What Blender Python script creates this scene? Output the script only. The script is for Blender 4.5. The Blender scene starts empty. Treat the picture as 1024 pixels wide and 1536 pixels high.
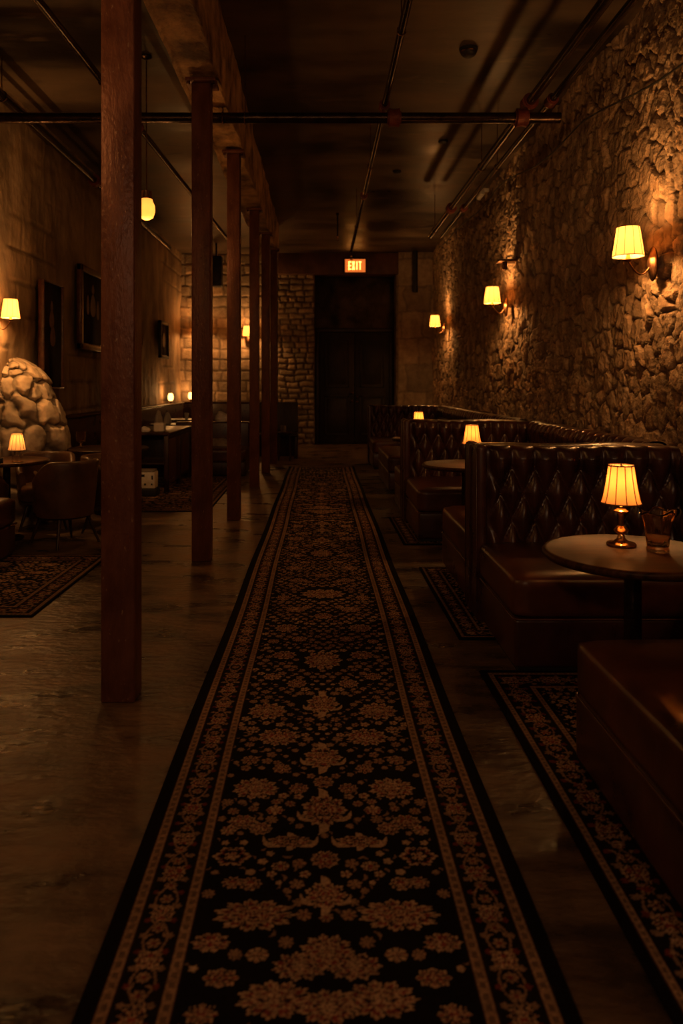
import bpy, bmesh, math, random
import numpy as np
from mathutils import Vector, Matrix
PI = math.pi
sc = bpy.context.scene
col = sc.collection
random.seed(7)

# ------------------------------------------------------------------ camera, world, exposure
cam_d = bpy.data.cameras.new('camera'); cam = bpy.data.objects.new('camera', cam_d); col.objects.link(cam)
cam.location = (0, 0, 1.4); cam.rotation_euler = (PI/2, 0, 0)
cam_d.sensor_width = 36; cam_d.lens = 1100/1536*36
cam_d.shift_x = 31/1536; cam_d.shift_y = -190/1536
cam_d.clip_start = 0.05
cam_d.dof.use_dof = True; cam_d.dof.focus_distance = 4.3; cam_d.dof.aperture_fstop = 2.2
sc.camera = cam
w = bpy.data.worlds.new('world'); sc.world = w; w.use_nodes = True
w.node_tree.nodes['Background'].inputs[0].default_value = (1, .55, .25, 1)
w.node_tree.nodes['Background'].inputs[1].default_value = 0.0
sc.view_settings.view_transform = 'Standard'; sc.view_settings.look = 'None'
sc.view_settings.gamma = 1; sc.view_settings.use_curve_mapping = False
sc.view_settings.exposure = 0.0
WARM = (1.0, .455, .13)
WALL_W = 36.0      # sconce bulbs
TABLE_W = 4.0     # table lamp bulbs

# ------------------------------------------------------------------ material helpers
def nd(nt, t, **kw):
    n = nt.nodes.new(t)
    for k, v in kw.items(): setattr(n, k, v)
    return n
def mat(name, c1, c2=None, rough=.6, metal=0., scale=6., bump=0., bscale=None, detail=6, coat=0., spec=.5,
        stretch=(1, 1, 1), rvar=0., trans=0., ior=1.45, emit=None, estr=0., attr=None, lo=.35, hi=.65, dist=.02, pc=None):
    m = bpy.data.materials.new(name); m.use_nodes = True; nt = m.node_tree; L = nt.links
    b = nt.nodes['Principled BSDF']
    b.inputs['Roughness'].default_value = rough; b.inputs['Metallic'].default_value = metal
    b.inputs['Coat Weight'].default_value = coat; b.inputs['Coat Roughness'].default_value = .25
    b.inputs['Specular IOR Level'].default_value = spec
    b.inputs['Transmission Weight'].default_value = trans; b.inputs['IOR'].default_value = ior
    if emit: b.inputs['Emission Color'].default_value = (*emit, 1); b.inputs['Emission Strength'].default_value = estr
    tc = nd(nt, 'ShaderNodeTexCoord'); mp = nd(nt, 'ShaderNodeMapping'); mp.inputs['Scale'].default_value = stretch
    L.new(tc.outputs['Object'], mp.inputs['Vector'])
    n = nd(nt, 'ShaderNodeTexNoise'); n.inputs['Scale'].default_value = scale; n.inputs['Detail'].default_value = detail
    n.inputs['Roughness'].default_value = .6
    L.new(mp.outputs[0], n.inputs['Vector'])
    r = nd(nt, 'ShaderNodeValToRGB'); r.color_ramp.elements[0].position = lo; r.color_ramp.elements[1].position = hi
    r.color_ramp.elements[0].color = (*c1, 1); r.color_ramp.elements[1].color = (*(c2 or c1), 1)
    L.new(n.outputs['Fac'], r.inputs[0]); out = r.outputs[0]
    if pc:   # sparse flecks of another colour: (colour, scale, threshold)
        n3 = nd(nt, 'ShaderNodeTexNoise'); n3.inputs['Scale'].default_value = pc[1]; n3.inputs['Detail'].default_value = 8
        L.new(mp.outputs[0], n3.inputs['Vector'])
        r3 = nd(nt, 'ShaderNodeValToRGB'); r3.color_ramp.elements[0].position = pc[2]; r3.color_ramp.elements[1].position = pc[2]+.07
        L.new(n3.outputs['Fac'], r3.inputs[0])
        mx = nd(nt, 'ShaderNodeMix', data_type='RGBA'); L.new(r3.outputs[0], mx.inputs[0]); L.new(out, mx.inputs[6])
        mx.inputs[7].default_value = (*pc[0], 1); out = mx.outputs[2]
    if attr:
        a = nd(nt, 'ShaderNodeAttribute', attribute_name=attr)
        mx = nd(nt, 'ShaderNodeMix', data_type='RGBA', blend_type='MULTIPLY'); mx.inputs[0].default_value = 1
        L.new(out, mx.inputs[6]); L.new(a.outputs['Color'], mx.inputs[7]); out = mx.outputs[2]
    L.new(out, b.inputs['Base Color'])
    if rvar:
        mr = nd(nt, 'ShaderNodeMapRange'); mr.inputs[1].default_value = .3; mr.inputs[2].default_value = .7
        mr.inputs[3].default_value = rough-rvar; mr.inputs[4].default_value = rough+rvar
        L.new(n.outputs['Fac'], mr.inputs[0]); L.new(mr.outputs[0], b.inputs['Roughness'])
    if bump:
        n2 = nd(nt, 'ShaderNodeTexNoise'); n2.inputs['Scale'].default_value = bscale or scale*4; n2.inputs['Detail'].default_value = 5
        L.new(mp.outputs[0], n2.inputs['Vector'])
        bp = nd(nt, 'ShaderNodeBump'); bp.inputs['Strength'].default_value = bump; bp.inputs['Distance'].default_value = dist
        L.new(n2.outputs['Fac'], bp.inputs['Height']); L.new(bp.outputs[0], b.inputs['Normal'])
    return m

M = {}
M['floor'] = mat('stained_concrete', (.026, .017, .011), (.19, .115, .066), rough=.36, rvar=.18, scale=3.4, detail=15, bump=.5, bscale=24, stretch=(.6, 1.3, 1), lo=.34, hi=.68, pc=((.035, .024, .018), 2.3, .60))
M['ceiling'] = mat('smoky_plaster', (.018, .013, .010), (.18, .12, .075), rough=.42, rvar=.16, scale=.7, detail=9, bump=.35, bscale=2.5, stretch=(.55, 1.4, 1), lo=.40, hi=.68, pc=((.10, .065, .042), 3.1, .60))
M['rubble'] = mat('rubble_stone', (.40, .27, .165), (.62, .46, .31), rough=.85, scale=9, detail=8, bump=1., bscale=22, attr='tint', dist=.03)
M['plaster'] = mat('aged_plaster', (.20, .13, .075), (.56, .41, .26), rough=.8, scale=1.6, detail=9, bump=.6, bscale=9, stretch=(1, 1, .55), attr='tint', dist=.03)
M['course'] = mat('coursed_stone', (.36, .27, .18), (.56, .44, .32), rough=.85, scale=7, detail=8, bump=.6, bscale=25, attr='tint')
M['boulder'] = mat('pale_boulders', (.50, .40, .29), (.78, .66, .5), rough=.75, scale=5, bump=.5, bscale=20, attr='tint')
M['darkplaster'] = mat('soot_plaster', (.03, .021, .014), (.20, .14, .095), rough=.8, scale=2.2, detail=8, bump=.4)
M['lintel'] = mat('painted_lintel', (.06, .025, .015), (.13, .055, .03), rough=.6, scale=3, bump=.2)
M['door'] = mat('black_door_paint', (.014, .009, .007), (.035, .022, .016), rough=.5, scale=4, bump=.15)
M['rust'] = mat('rusty_steel', (.080, .026, .015), (.22, .082, .046), rough=.42, rvar=.14, metal=.25, scale=7, detail=12, bump=.8, bscale=55, stretch=(1, 1, .45), pc=((.30, .17, .10), 70, .64), dist=.006, lo=.3, hi=.7)
M['beam'] = mat('rough_beam', (.10, .05, .024), (.60, .35, .17), rough=.8, scale=3.2, detail=10, bump=.9, bscale=14, dist=.03)
M['iron'] = mat('black_iron', (.02, .014, .011), (.07, .04, .026), rough=.24, metal=.8, scale=12, bump=.15)
M['coupling'] = mat('red_coupling', (.10, .02, .012), (.18, .04, .022), rough=.5, metal=.2, scale=14, bump=.2)
M['leather'] = mat('oxblood_leather', (.030, .010, .0085), (.078, .027, .020), rough=.30, rvar=.05, scale=5, detail=8, bump=.14, bscale=60, coat=.25, dist=.004)
M['leather2'] = mat('worn_leather', (.036, .0115, .009), (.115, .039, .024), rough=.34, rvar=.08, scale=3, detail=8, bump=.16, bscale=45, coat=.2, dist=.005)
M['chairleather'] = mat('brown_leather', (.06, .03, .015), (.13, .062, .03), rough=.42, scale=4, bump=.15, bscale=50, coat=.1, dist=.004)
M['brass'] = mat('polished_brass', (.72, .40, .15), (.85, .52, .22), rough=.2, metal=1, scale=20)
M['bronze'] = mat('aged_bronze', (.07, .032, .016), (.20, .10, .05), rough=.42, metal=1, scale=20)
M['wood'] = mat('dark_table_wood', (.016, .006, .003), (.085, .034, .013), rough=.38, scale=5, detail=8, stretch=(1.5, 14, 1), spec=.16, coat=0., bump=.05)
M['darkwood'] = mat('ebonised_wood', (.018, .008, .005), (.05, .022, .012), rough=.4, scale=5, stretch=(6, 6, 1), bump=.1)
M['cabinet'] = mat('reddish_panel_wood', (.06, .02, .01), (.15, .055, .025), rough=.4, scale=6, stretch=(7, 7, .7), bump=.1)
M['white'] = mat('white_linen', (.66, .6, .52), (.85, .78, .7), rough=.8, scale=10, bump=.3)
M['greycloth'] = mat('grey_cloth', (.18, .14, .11), (.3, .24, .2), rough=.85, scale=10, bump=.3)
M['black'] = mat('matt_black', (.01, .009, .008), (.02, .018, .016), rough=.5)
M['canvas'] = mat('dark_oil_canvas', (.01, .006, .004), (.04, .02, .01), rough=.8, spec=.15, scale=5, stretch=(1, 1, .4))
M['skin'] = mat('dim_painted_figure', (.10, .045, .02), (.17, .085, .04), rough=.5, scale=8)
M['frame'] = mat('dark_red_frame', (.06, .018, .009), (.13, .045, .02), rough=.35, coat=.3, scale=15, bump=.3)
M['amber'] = mat('amber_glass', (1, .80, .60), rough=.04, trans=1., ior=1.47)
M['glass'] = mat('clear_glass', (1, .95, .88), rough=.03, trans=1., ior=1.47)
M['wax'] = mat('candle_cup_glow', (1, .6, .3), rough=.5, emit=(1, .42, .11), estr=6)
M['flame'] = mat('bulb_glow', (1, .6, .3), rough=.5, emit=(1, .5, .17), estr=16)
M['exitface'] = mat('exit_face', (.5, .2, .1), rough=.4, emit=(1, .2, .03), estr=.8)
M['exitletter'] = mat('exit_letter', (.9, .6, .2), rough=.4, emit=(1, .5, .09), estr=4.5)
M['seam'] = mat('shade_seam', (.14, .06, .02), rough=.7)

def shade_mat(name, ecol, e, tcol):
    m = bpy.data.materials.new(name); m.use_nodes = True; nt = m.node_tree; L = nt.links
    nt.nodes.remove(nt.nodes['Principled BSDF']); out = nt.nodes['Material Output']
    tr = nd(nt, 'ShaderNodeBsdfTranslucent'); tr.inputs[0].default_value = (*tcol, 1)
    df = nd(nt, 'ShaderNodeBsdfDiffuse'); df.inputs[0].default_value = (.5, .34, .18, 1)
    mx = nd(nt, 'ShaderNodeMixShader'); mx.inputs[0].default_value = .4; L.new(df.outputs[0], mx.inputs[1]); L.new(tr.outputs[0], mx.inputs[2])
    em = nd(nt, 'ShaderNodeEmission'); em.inputs[0].default_value = (*ecol, 1); em.inputs[1].default_value = e
    ad = nd(nt, 'ShaderNodeAddShader'); L.new(mx.outputs[0], ad.inputs[0]); L.new(em.outputs[0], ad.inputs[1])
    L.new(ad.outputs[0], out.inputs['Surface']); return m
M['wallshade'] = shade_mat('cream_shade', (1, .42, .10), .28, (.22, .125, .05))
M['tableshade'] = shade_mat('amber_shade', (1, .27, .04), .26, (.62, .27, .09))

# rug: pattern colours come from the woven 'weave' attribute
def rug_mat():
    m = mat('woven_wool', (.75, .75, .75), (1.15, 1.15, 1.15), rough=.95, scale=60, bump=.5, bscale=260, attr='weave', spec=.1, dist=.004, lo=.3, hi=.7)
    return m
M['rug'] = rug_mat()

# ------------------------------------------------------------------ object helpers
def link(name, me, m=None, parent=None, smooth=True):
    if m and not me.materials: me.materials.append(M[m] if isinstance(m, str) else m)
    if smooth: me.polygons.foreach_set('use_smooth', [True]*len(me.polygons))
    o = bpy.data.objects.new(name, me); col.objects.link(o)
    if parent: o.parent = parent
    return o
def from_bm(name, bm, m=None, parent=None, smooth=True, sharp=True):
    bmesh.ops.recalc_face_normals(bm, faces=bm.faces)
    if smooth and sharp:
        for e in bm.edges:
            if len(e.link_faces) == 2 and e.calc_face_angle(0) > .9: e.smooth = False
    me = bpy.data.meshes.new(name); bm.to_mesh(me); bm.free()
    return link(name, me, m, parent, smooth)
def thing(name, label, cat, loc=(0, 0, 0), rz=0, group=None):
    o = bpy.data.objects.new(name, None); col.objects.link(o); o.empty_display_size = .1
    o.location = loc; o.rotation_euler = (0, 0, rz); tag(o, label, cat, group); return o
def tag(o, label, cat, group=None):
    o['label'] = label; o['category'] = cat
    if group: o['group'] = group
    return o
def struct(o): o['kind'] = 'structure'; return o
def copy_tree(o, parent=None):
    c = o.copy(); col.objects.link(c)
    if parent: c.parent = parent
    for ch in list(o.children): copy_tree(ch, c)
    return c
def abox(bm, lo, hi, bev=0, seg=2):
    r = bmesh.ops.create_cube(bm, size=1)
    vs = r['verts']; c = [(a+b)/2 for a, b in zip(lo, hi)]; s = [abs(b-a) for a, b in zip(lo, hi)]
    for v in vs: v.co = Vector((v.co.x*s[0]+c[0], v.co.y*s[1]+c[1], v.co.z*s[2]+c[2]))
    if bev:
        es = set(e for v in vs for e in v.link_edges)
        bmesh.ops.bevel(bm, geom=list(es), offset=bev, segments=seg, affect='EDGES', profile=.5)
def box(name, lo, hi, m, parent=None, bev=.004, seg=2):
    bm = bmesh.new(); abox(bm, lo, hi, bev, seg); return from_bm(name, bm, m, parent)
def alathe(bm, prof, n=32, c=(0, 0, 0), f=None):
    rings = []
    for r, z in prof:
        rings.append([bm.verts.new((c[0]+(r*(f(2*PI*i/n, z) if f else 1))*math.cos(2*PI*i/n), c[1]+(r*(f(2*PI*i/n, z) if f else 1))*math.sin(2*PI*i/n), c[2]+z)) for i in range(n)])
    for a, b in zip(rings, rings[1:]):
        for i in range(n): bm.faces.new((a[i], a[(i+1) % n], b[(i+1) % n], b[i]))
    return rings
def lathe(name, prof, m, parent=None, n=32, c=(0, 0, 0), caps=True, f=None):
    bm = bmesh.new(); rg = alathe(bm, prof, n, c, f)
    if caps:
        if prof[0][0] > 1e-4: bm.faces.new(rg[0])
        if prof[-1][0] > 1e-4: bm.faces.new(rg[-1])
    bmesh.ops.remove_doubles(bm, verts=bm.verts, dist=1e-5)
    return from_bm(name, bm, m, parent)
def atube(bm, pts, r, n=8):
    pts = [Vector(p) for p in pts]; rs = r if isinstance(r, (list, tuple)) else [r]*len(pts)
    rings = []; up = None
    for i, p in enumerate(pts):
        t = (pts[min(i+1, len(pts)-1)]-pts[max(i-1, 0)]).normalized()
        if up is None: up = Vector((0, 0, 1)) if abs(t.z) < .9 else Vector((1, 0, 0))
        a = t.cross(up).normalized(); b = t.cross(a); up = -b if False else up
        rings.append([bm.verts.new(p+rs[i]*(math.cos(2*PI*k/n)*a+math.sin(2*PI*k/n)*b)) for k in range(n)])
    for A, B in zip(rings, rings[1:]):
        for k in range(n): bm.faces.new((A[k], A[(k+1) % n], B[(k+1) % n], B[k]))
    bm.faces.new(rings[0]); bm.faces.new(rings[-1])
def tube(name, pts, r, m, parent=None, n=10):
    bm = bmesh.new(); atube(bm, pts, r, n); return from_bm(name, bm, m, parent)
def grid(name, P, m, parent=None, attrs=None, closed=False):
    """P: (nu, nv, 3) array of points."""
    nu, nv = P.shape[:2]; me = bpy.data.meshes.new(name)
    idx = np.arange(nu*nv).reshape(nu, nv)
    f = np.stack([idx[:-1, :-1], idx[1:, :-1], idx[1:, 1:], idx[:-1, 1:]], -1).reshape(-1, 4)
    me.vertices.add(nu*nv); me.vertices.foreach_set('co', P.astype(np.float32).ravel())
    me.loops.add(f.size); me.loops.foreach_set('vertex_index', f.astype(np.int32).ravel())
    me.polygons.add(len(f)); me.polygons.foreach_set('loop_start', np.arange(0, f.size, 4, dtype=np.int32))
    me.polygons.foreach_set('loop_total', np.full(len(f), 4, dtype=np.int32))
    me.update(calc_edges=True)
    for k, A in (attrs or {}).items():
        a = me.color_attributes.new(k, 'FLOAT_COLOR', 'POINT')
        C = np.ones((nu*nv, 4), np.float32); C[:, :3] = A.reshape(nu*nv, -1); a.data.foreach_set('color', C.ravel())
    return link(name, me, m, parent)
def bulb(parent, loc, power, r=.02, color=WARM):
    l = bpy.data.lights.new('bulb', 'POINT'); l.energy = power; l.color = color; l.shadow_soft_size = r
    o = bpy.data.objects.new('bulb', l); col.objects.link(o); o.parent = parent; o.location = loc; return o

# ------------------------------------------------------------------ numpy noise
def hsh(i, j, s):
    x = np.sin(i*127.1+j*311.7+s*74.7)*43758.5453
    return x-np.floor(x)
def vnoise(u, v, s=0):
    i = np.floor(u); j = np.floor(v); a = u-i; b = v-j; a = a*a*(3-2*a); b = b*b*(3-2*b)
    return (hsh(i, j, s)*(1-a)+hsh(i+1, j, s)*a)*(1-b)+(hsh(i, j+1, s)*(1-a)+hsh(i+1, j+1, s)*a)*b
def fbm(u, v, s=0, o=4):
    t = 0; amp = .5
    for k in range(o): t = t+amp*vnoise(u*2**k, v*2**k, s+k); amp *= .5
    return t
def voro(u, v, s):
    i0 = np.floor(u); j0 = np.floor(v); F1 = np.full(u.shape, 9.); F2 = F1.copy(); R = np.zeros(u.shape); R2 = R.copy()
    for di in (-1, 0, 1):
        for dj in (-1, 0, 1):
            i = i0+di; j = j0+dj
            d = np.hypot(i+.1+.8*hsh(i, j, s)-u, j+.1+.8*hsh(i, j, s+3)-v)
            m1 = d < F1; F2 = np.where(m1, F1, np.minimum(F2, d))
            R = np.where(m1, hsh(i, j, s+7), R); R2 = np.where(m1, hsh(i, j, s+11), R2); F1 = np.where(m1, d, F1)
    return F1, F2, R, R2
def sst(x, a, b): t = np.clip((x-a)/(b-a), 0, 1); return t*t*(3-2*t)
def tintrgb(t, warm): return np.stack([t, t*(.97-.05*warm), t*(.95-.12*warm)], -1)

# ------------------------------------------------------------------ the room
XL, XR, YB, YF, ZC = -3.38, 2.66, 17.3, -3.2, 4.5
bm = bmesh.new(); abox(bm, (XL-.2, YF-.2, -.1), (XR+.2, YB+.8, 0)); struct(from_bm('floor', bm, 'floor', smooth=False))
bm = bmesh.new(); abox(bm, (XL-.2, YF-.2, ZC), (XR+.2, YB+.8, ZC+.1)); struct(from_bm('ceiling', bm, 'ceiling', smooth=False))
# right wall: rubble, every stone a real bump
ys = np.concatenate([np.arange(YF, 4.9, .045), np.arange(4.9, 9.6, .0125), np.arange(9.6, YB, .022), [YB]])
zs = np.concatenate([np.arange(0, .9, .06), np.arange(.9, ZC, .0135), [ZC]])
Y, Z = np.meshgrid(ys, zs, indexing='ij')
wu = Y+.10*(fbm(Y*3, Z*3, 1)-.5)*2; wv = Z+.10*(fbm(Y*3, Z*3, 9)-.5)*2
F1, F2, R, R2 = voro(wu/.15, wv/.19, 2)
G1, G2, Q, Q2 = voro(wu/.075, wv/.07, 5)
edge = sst(F2-F1, .01, .15); small = sst(G2-G1, .02, .4)
reg = sst(fbm(Y*.6, Z*.6, 21), .40, .62)           # areas of big stones and of small chips
rough = fbm(Y*14, Z*14, 3); big = fbm(Y*.8, Z*.9, 31)
h = edge*(.026+.022*R)+reg*small*.014+rough*.030+(big-.5)*.12+.022*(R2-.5)*edge+.02*vnoise(Y*16, Z*5, 8)
h = np.clip(h, -.02, .2)
X = XR-h
tint = (.55+.5*R)*(.40+.60*edge)*(.75+.5*fbm(Y*2.2, Z*2.2, 17))
o = grid('wall_right', np.stack([X, Y, Z], -1), 'rubble', attrs={'tint': tintrgb(tint, R2)}); struct(o)

# left wall: plaster over big blocks
ys = np.concatenate([np.arange(YF, 7, .08), np.arange(7, YB, .025), [YB]]); zs = np.append(np.arange(0, ZC, .025), ZC)
Y, Z = np.meshgrid(ys, zs, indexing='ij')
row = np.floor(Z/.36+.15*(fbm(Y, Z, 2)-.5)); fz = Z/.36-np.floor(Z/.36)
wu = Y/.62+row*.37+.10*(fbm(Y*4, Z*4, 4)-.5); F = np.abs(wu-np.round(wu)); gz = np.minimum(fz, 1-fz)
edge = np.minimum(sst(F*.62, .0, .03), sst(gz*.36, 0, .03)); bare = sst(fbm(Y*.7, Z*.7, 8), .42, .56)
drip = fbm(Y*5, Z*.5, 12)
h = .03+.022*edge*bare+.05*fbm(Y*1.1, Z*1.1, 5)+.03*drip+.02*fbm(Y*9, Z*9, 6)
tint = (.50+.75*fbm(Y*1.3, Z*.8, 15))*(1-.4*bare*(1-edge))*(.65+.7*drip)
struct(grid('wall_left', np.stack([XL+h, Y, Z], -1)[::-1], 'plaster', attrs={'tint': tintrgb(tint, bare)[::-1]}))

# coursed stone: rows of blocks of varied length
def coursed(U, V, rh, s, jag=.012, Lk=1.):
    V2 = V+jag*2*(fbm(U*3, V*3, s)-.5); U2 = U+jag*2*(fbm(U*4, V*4, s+2)-.5)
    row = np.floor(V2/rh); fz = V2/rh-row; L = (.24+.22*hsh(row, row*0, s))*Lk
    q = U2/L+hsh(row, row*0+3, s); k = np.floor(q); fq = q-k
    ed = np.minimum(sst(np.minimum(fq, 1-fq)*L, .002, .035), sst(np.minimum(fz, 1-fz)*rh, .002, .03))
    return ed, hsh(k, row, s+5)
def stone_panel(name, x0, x1, z0, z1, y, rh, s, step=.022, jag=.012, dark=.65, Lk=1.):
    xs = np.linspace(x0, x1, max(3, int((x1-x0)/step))); zs = np.linspace(z0, z1, max(3, int((z1-z0)/step)))
    X, Z = np.meshgrid(xs, zs, indexing='ij'); ed, R = coursed(X, Z, rh, s, jag, Lk)
    h = (ed*(.035+.03*R)+.02*fbm(X*10, Z*10, s))*(.45 if rh > .2 else .85)
    P = np.stack([X, y-h, Z], -1)
    P[0, :, 1] = y+.15; P[-1, :, 1] = y+.15
    t = (.62+.4*R)*(1-dark+dark*ed)*(.6+.7*fbm(X*1.4, Z*1.4, s+9))
    return grid(name, P[::-1], 'course', attrs={'tint': tintrgb(t, R)[::-1]})
wb = struct(stone_panel('wall_back', -1.02, -.14, 0, ZC, YB, .135, 3, jag=.06, dark=.6, Lk=.8))
ob = stone_panel('wall_section', XL, -1.0, 0, ZC, YB, .25, 5, jag=.045, dark=.4, Lk=1.1); ob.parent = wb
ob = stone_panel('wall_section', 1.76, XR+.05, 0, ZC, YB, .34, 8, jag=.05, dark=.3); ob.parent = wb
box('wall_section', (-.5, YB, 4.0), (2.0, YB+.5, ZC), 'lintel', wb, bev=0)
box('wall_section', (-.5, YB+.42, 0), (2.0, YB+.6, 4.02), 'darkplaster', wb, bev=0)
box('wall_section', (-.34, YB+.02, 0), (-.14, YB+.5, 4.0), 'darkplaster', wb, bev=.01)
box('wall_section', (1.76, YB+.02, 0), (1.96, YB+.5, 4.0), 'darkplaster', wb, bev=.01)
bm = bmesh.new(); abox(bm, (XL-.2, YF-.2, 0), (XR+.2, YF, ZC)); struct(from_bm('wall_front', bm, 'darkplaster', smooth=False))
# pier in the right back corner
o = stone_panel('trim_1', 1.80, XR, 0, ZC, YB-.22, .62, 12, jag=.08, dark=.3, Lk=1.6); struct(o)
# lintel band over the doorway
o = box('trim_2', (-1.0, YB-.16, 4.0), (1.9, YB+.05, ZC), 'lintel', bev=.012); struct(o)
# door surround and the double door
tr = box('trim_3', (-.13, YB+.36, 2.68), (1.75, YB+.44, 2.78), 'darkwood', bev=.01); struct(tr)
box('jamb', (-.13, YB+.36, 0), (-.04, YB+.44, 2.68), 'darkwood', tr, .01)
box('jamb', (1.66, YB+.36, 0), (1.75, YB+.44, 2.68), 'darkwood', tr, .01)
dr = thing('door_1', '', ''); del dr['label'], dr['category']; struct(dr); dr.location = (0, YB+.36, 0)
for s, x0 in ((0, -.03), (1, .815)):
    lf = box('door_leaf', (x0, 0, .01), (x0+.835, .05, 2.67), 'door', dr, .004)
    for z0, z1 in ((.2, 1.15), (1.35, 2.5)):
        bm = bmesh.new()
        for a, b in (((x0+.12, z0), (x0+.715, z0+.035)), ((x0+.12, z1-.035), (x0+.715, z1)), ((x0+.12, z0), (x0+.155, z1)), ((x0+.68, z0), (x0+.715, z1))):
            abox(bm, (a[0], -.018, a[1]), (b[0], .002, b[1]), .006)
        abox(bm, (x0+.2, -.01, z0+.08), (x0+.635, .002, z1-.08), .008)
        from_bm('door_panel', bm, 'door', lf)
    kx = x0+.78 if s == 0 else x0+.055
    for kz in (1.02, 1.22) if s == 0 else (1.0, 1.12):
        k = lathe('door_knob', [(0, 0), (.02, 0), (.012, .015), (.012, .035), (.03, .05), (.03, .065), (0, .08)], 'bronze', lf, 16)
        k.rotation_euler = (PI/2, 0, 0); k.location = (kx, 0, kz)

# exit sign
ex = thing('exit_sign', 'small lit orange EXIT sign above the dark double door', 'sign', (.80, YB-.165, 4.02))
box('sign_housing', (-.25, -.07, 0), (.25, .0, .33), 'lintel', ex, .012)
box('sign_face', (-.235, -.078, .015), (.235, -.069, .315), 'exitface', ex, .003)
def letter(ch, x):
    bm = bmesh.new(); W = .062; H = .19; z = .07; t = .02; y0, y1 = -.09, -.077
    if ch in 'E':
        abox(bm, (x, y0, z), (x+t, y1, z+H))
        for q in (0, H/2-t/2, H-t): abox(bm, (x, y0, z+q), (x+W, y1, z+q+t))
    if ch == 'I': abox(bm, (x+W/2-t/2, y0, z), (x+W/2+t/2, y1, z+H))
    if ch == 'T':
        abox(bm, (x+W/2-t/2, y0, z), (x+W/2+t/2, y1, z+H)); abox(bm, (x, y0, z+H-t), (x+W, y1, z+H))
    if ch == 'X':
        for s in (1, -1):
            vs = [(x+(0 if s > 0 else W-t*1.2), z), (x+(t*1.2 if s > 0 else W), z), (x+(W if s > 0 else t*1.2), z+H), (x+(W-t*1.2 if s > 0 else 0), z+H)]
            a = [bm.verts.new((p[0], y0-(.001 if s > 0 else 0), p[1])) for p in vs]; b = [bm.verts.new((p[0], y1, p[1])) for p in vs]
            bm.faces.new(a); bm.faces.new(b)
            for i in range(4): bm.faces.new((a[i], a[(i+1) % 4], b[(i+1) % 4], b[i]))
    return from_bm('letter_'+ch.lower(), bm, 'exitletter', ex, smooth=False)
for ch, x in zip('EXIT', (-.155, -.072, .008, .082)): letter(ch, x)
lathe('sign_mount', [(.03, .32), (.03, .35), (.012, .36), (.012, .42)], 'bronze', ex, 12, c=(0, -.035, 0))

# ------------------------------------------------------------------ columns, beam
cols = [(3.23, -.895, .150, 'rusty square steel column closest to the camera, flaking near its foot', 4),
        (5.81, -.950, .150, 'rusty square steel column second from the camera, right of the hanging lamp', 4),
        (7.59, -.905, .135, 'rusty square steel column third from the camera', 4),
        (10.06, -.915, .130, 'rusty square steel column fourth from the camera, left of the lit back wall sconce', 4),
        (11.67, -.880, .130, 'dark steel column fifth from the camera, second farthest of the row', 4),
        (13.05, -.840, .120, 'farthest and thinnest looking steel column of the row', 4)]
for y, x, wd, lab, _ in cols:
    t = thing('steel_column', lab, 'column', (x, y, 0), 0, 'row of rusty steel columns under the beam')
    n = 60; bm = bmesh.new(); H = 3.80; h2 = wd/2
    abox(bm, (-h2, 0, 0), (h2, wd*.9, H), .008, 2); from_bm('shaft', bm, 'rust', t)
    box('cap_plate', (-h2-.045, -.04, H), (h2+.045, wd*.9+.04, H+.03), 'rust', t, .004)
    for sx in (-1, 1):
        lathe('bolt', [(.014, 0), (.014, -.02), (0, -.024)], 'bronze', t, 8, c=(sx*(h2+.022), -.018, H))
ys = np.arange(1.5, 14.3, .03); prof = []
for a in np.linspace(0, 1, 10): prof.append((-1.12, ZC-(ZC-3.845)*a))
for a in np.linspace(0, 1, 12)[1:]: prof.append((-1.12+.30*a, 3.845))
for a in np.linspace(0, 1, 10)[1:]: prof.append((-.82, 3.845+(ZC-3.845)*a))
pr = np.array(prof); Yg = np.repeat(ys[:, None], len(pr), 1); S = np.repeat(np.arange(len(pr))[None]*.06, len(ys), 0)
no = (fbm(Yg*2.2, S*4, 44)-.45)
P = np.stack([pr[None, :, 0]+no*.06*np.sign(pr[None, :, 0]+.97), Yg, pr[None, :, 1]-0*no], -1)
P[:, 10:-10, 2] += .02+(no[:, 10:-10])*.04; P[:, :, 2] = np.maximum(P[:, :, 2], 3.832)
P[:, 0, 2] = P[:, -1, 2] = ZC
tag(grid('ceiling_beam', P[::-1], 'beam'), 'long rough weathered timber beam resting on the row of steel columns', 'beam')

# ------------------------------------------------------------------ pipes
def pipe(name, pts, r, lab, joints=(), mtl='iron', cat='pipe', hang=()):
    t = tube(name, pts, r, mtl, n=14); tag(t, lab, cat)
    a, b = Vector(pts[0]), Vector(pts[-1]); d = (b-a).normalized()
    for f in joints:
        c = a.lerp(b, f); bm = bmesh.new()
        atube(bm, [c-d*.06, c-d*.045, c-d*.045, c-d*.015, c+d*.015, c+d*.045, c+d*.045, c+d*.06], [r*1.25, r*1.25, r*1.75, r*1.6, r*1.6, r*1.75, r*1.25, r*1.25], 14)
        from_bm('coupling', bm, 'coupling', t)
    for f in hang:
        c = a.lerp(b, f); bm = bmesh.new()
        e = Vector((0, 1, 0)) if abs(d.x) > .5 else Vector((1, 0, 0))
        ring = [c+(r*1.12)*(math.cos(q)*Vector((0, 0, 1))+math.sin(q)*e) for q in [2*PI*k/16 for k in range(17)]]
        atube(bm, ring, .006, 6); atube(bm, [c+Vector((0, 0, r)), (c.x, c.y, ZC)], .005, 6)
        from_bm('hanger', bm, 'bronze', t)
    return t
pipe('sprinkler_pipe', [(XL+.05, 6.5, 3.77), (2.12, 6.5, 3.77)], .047, 'thick black pipe crossing the room level under the beam', (.73, .937), hang=(.488, .452))
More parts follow.
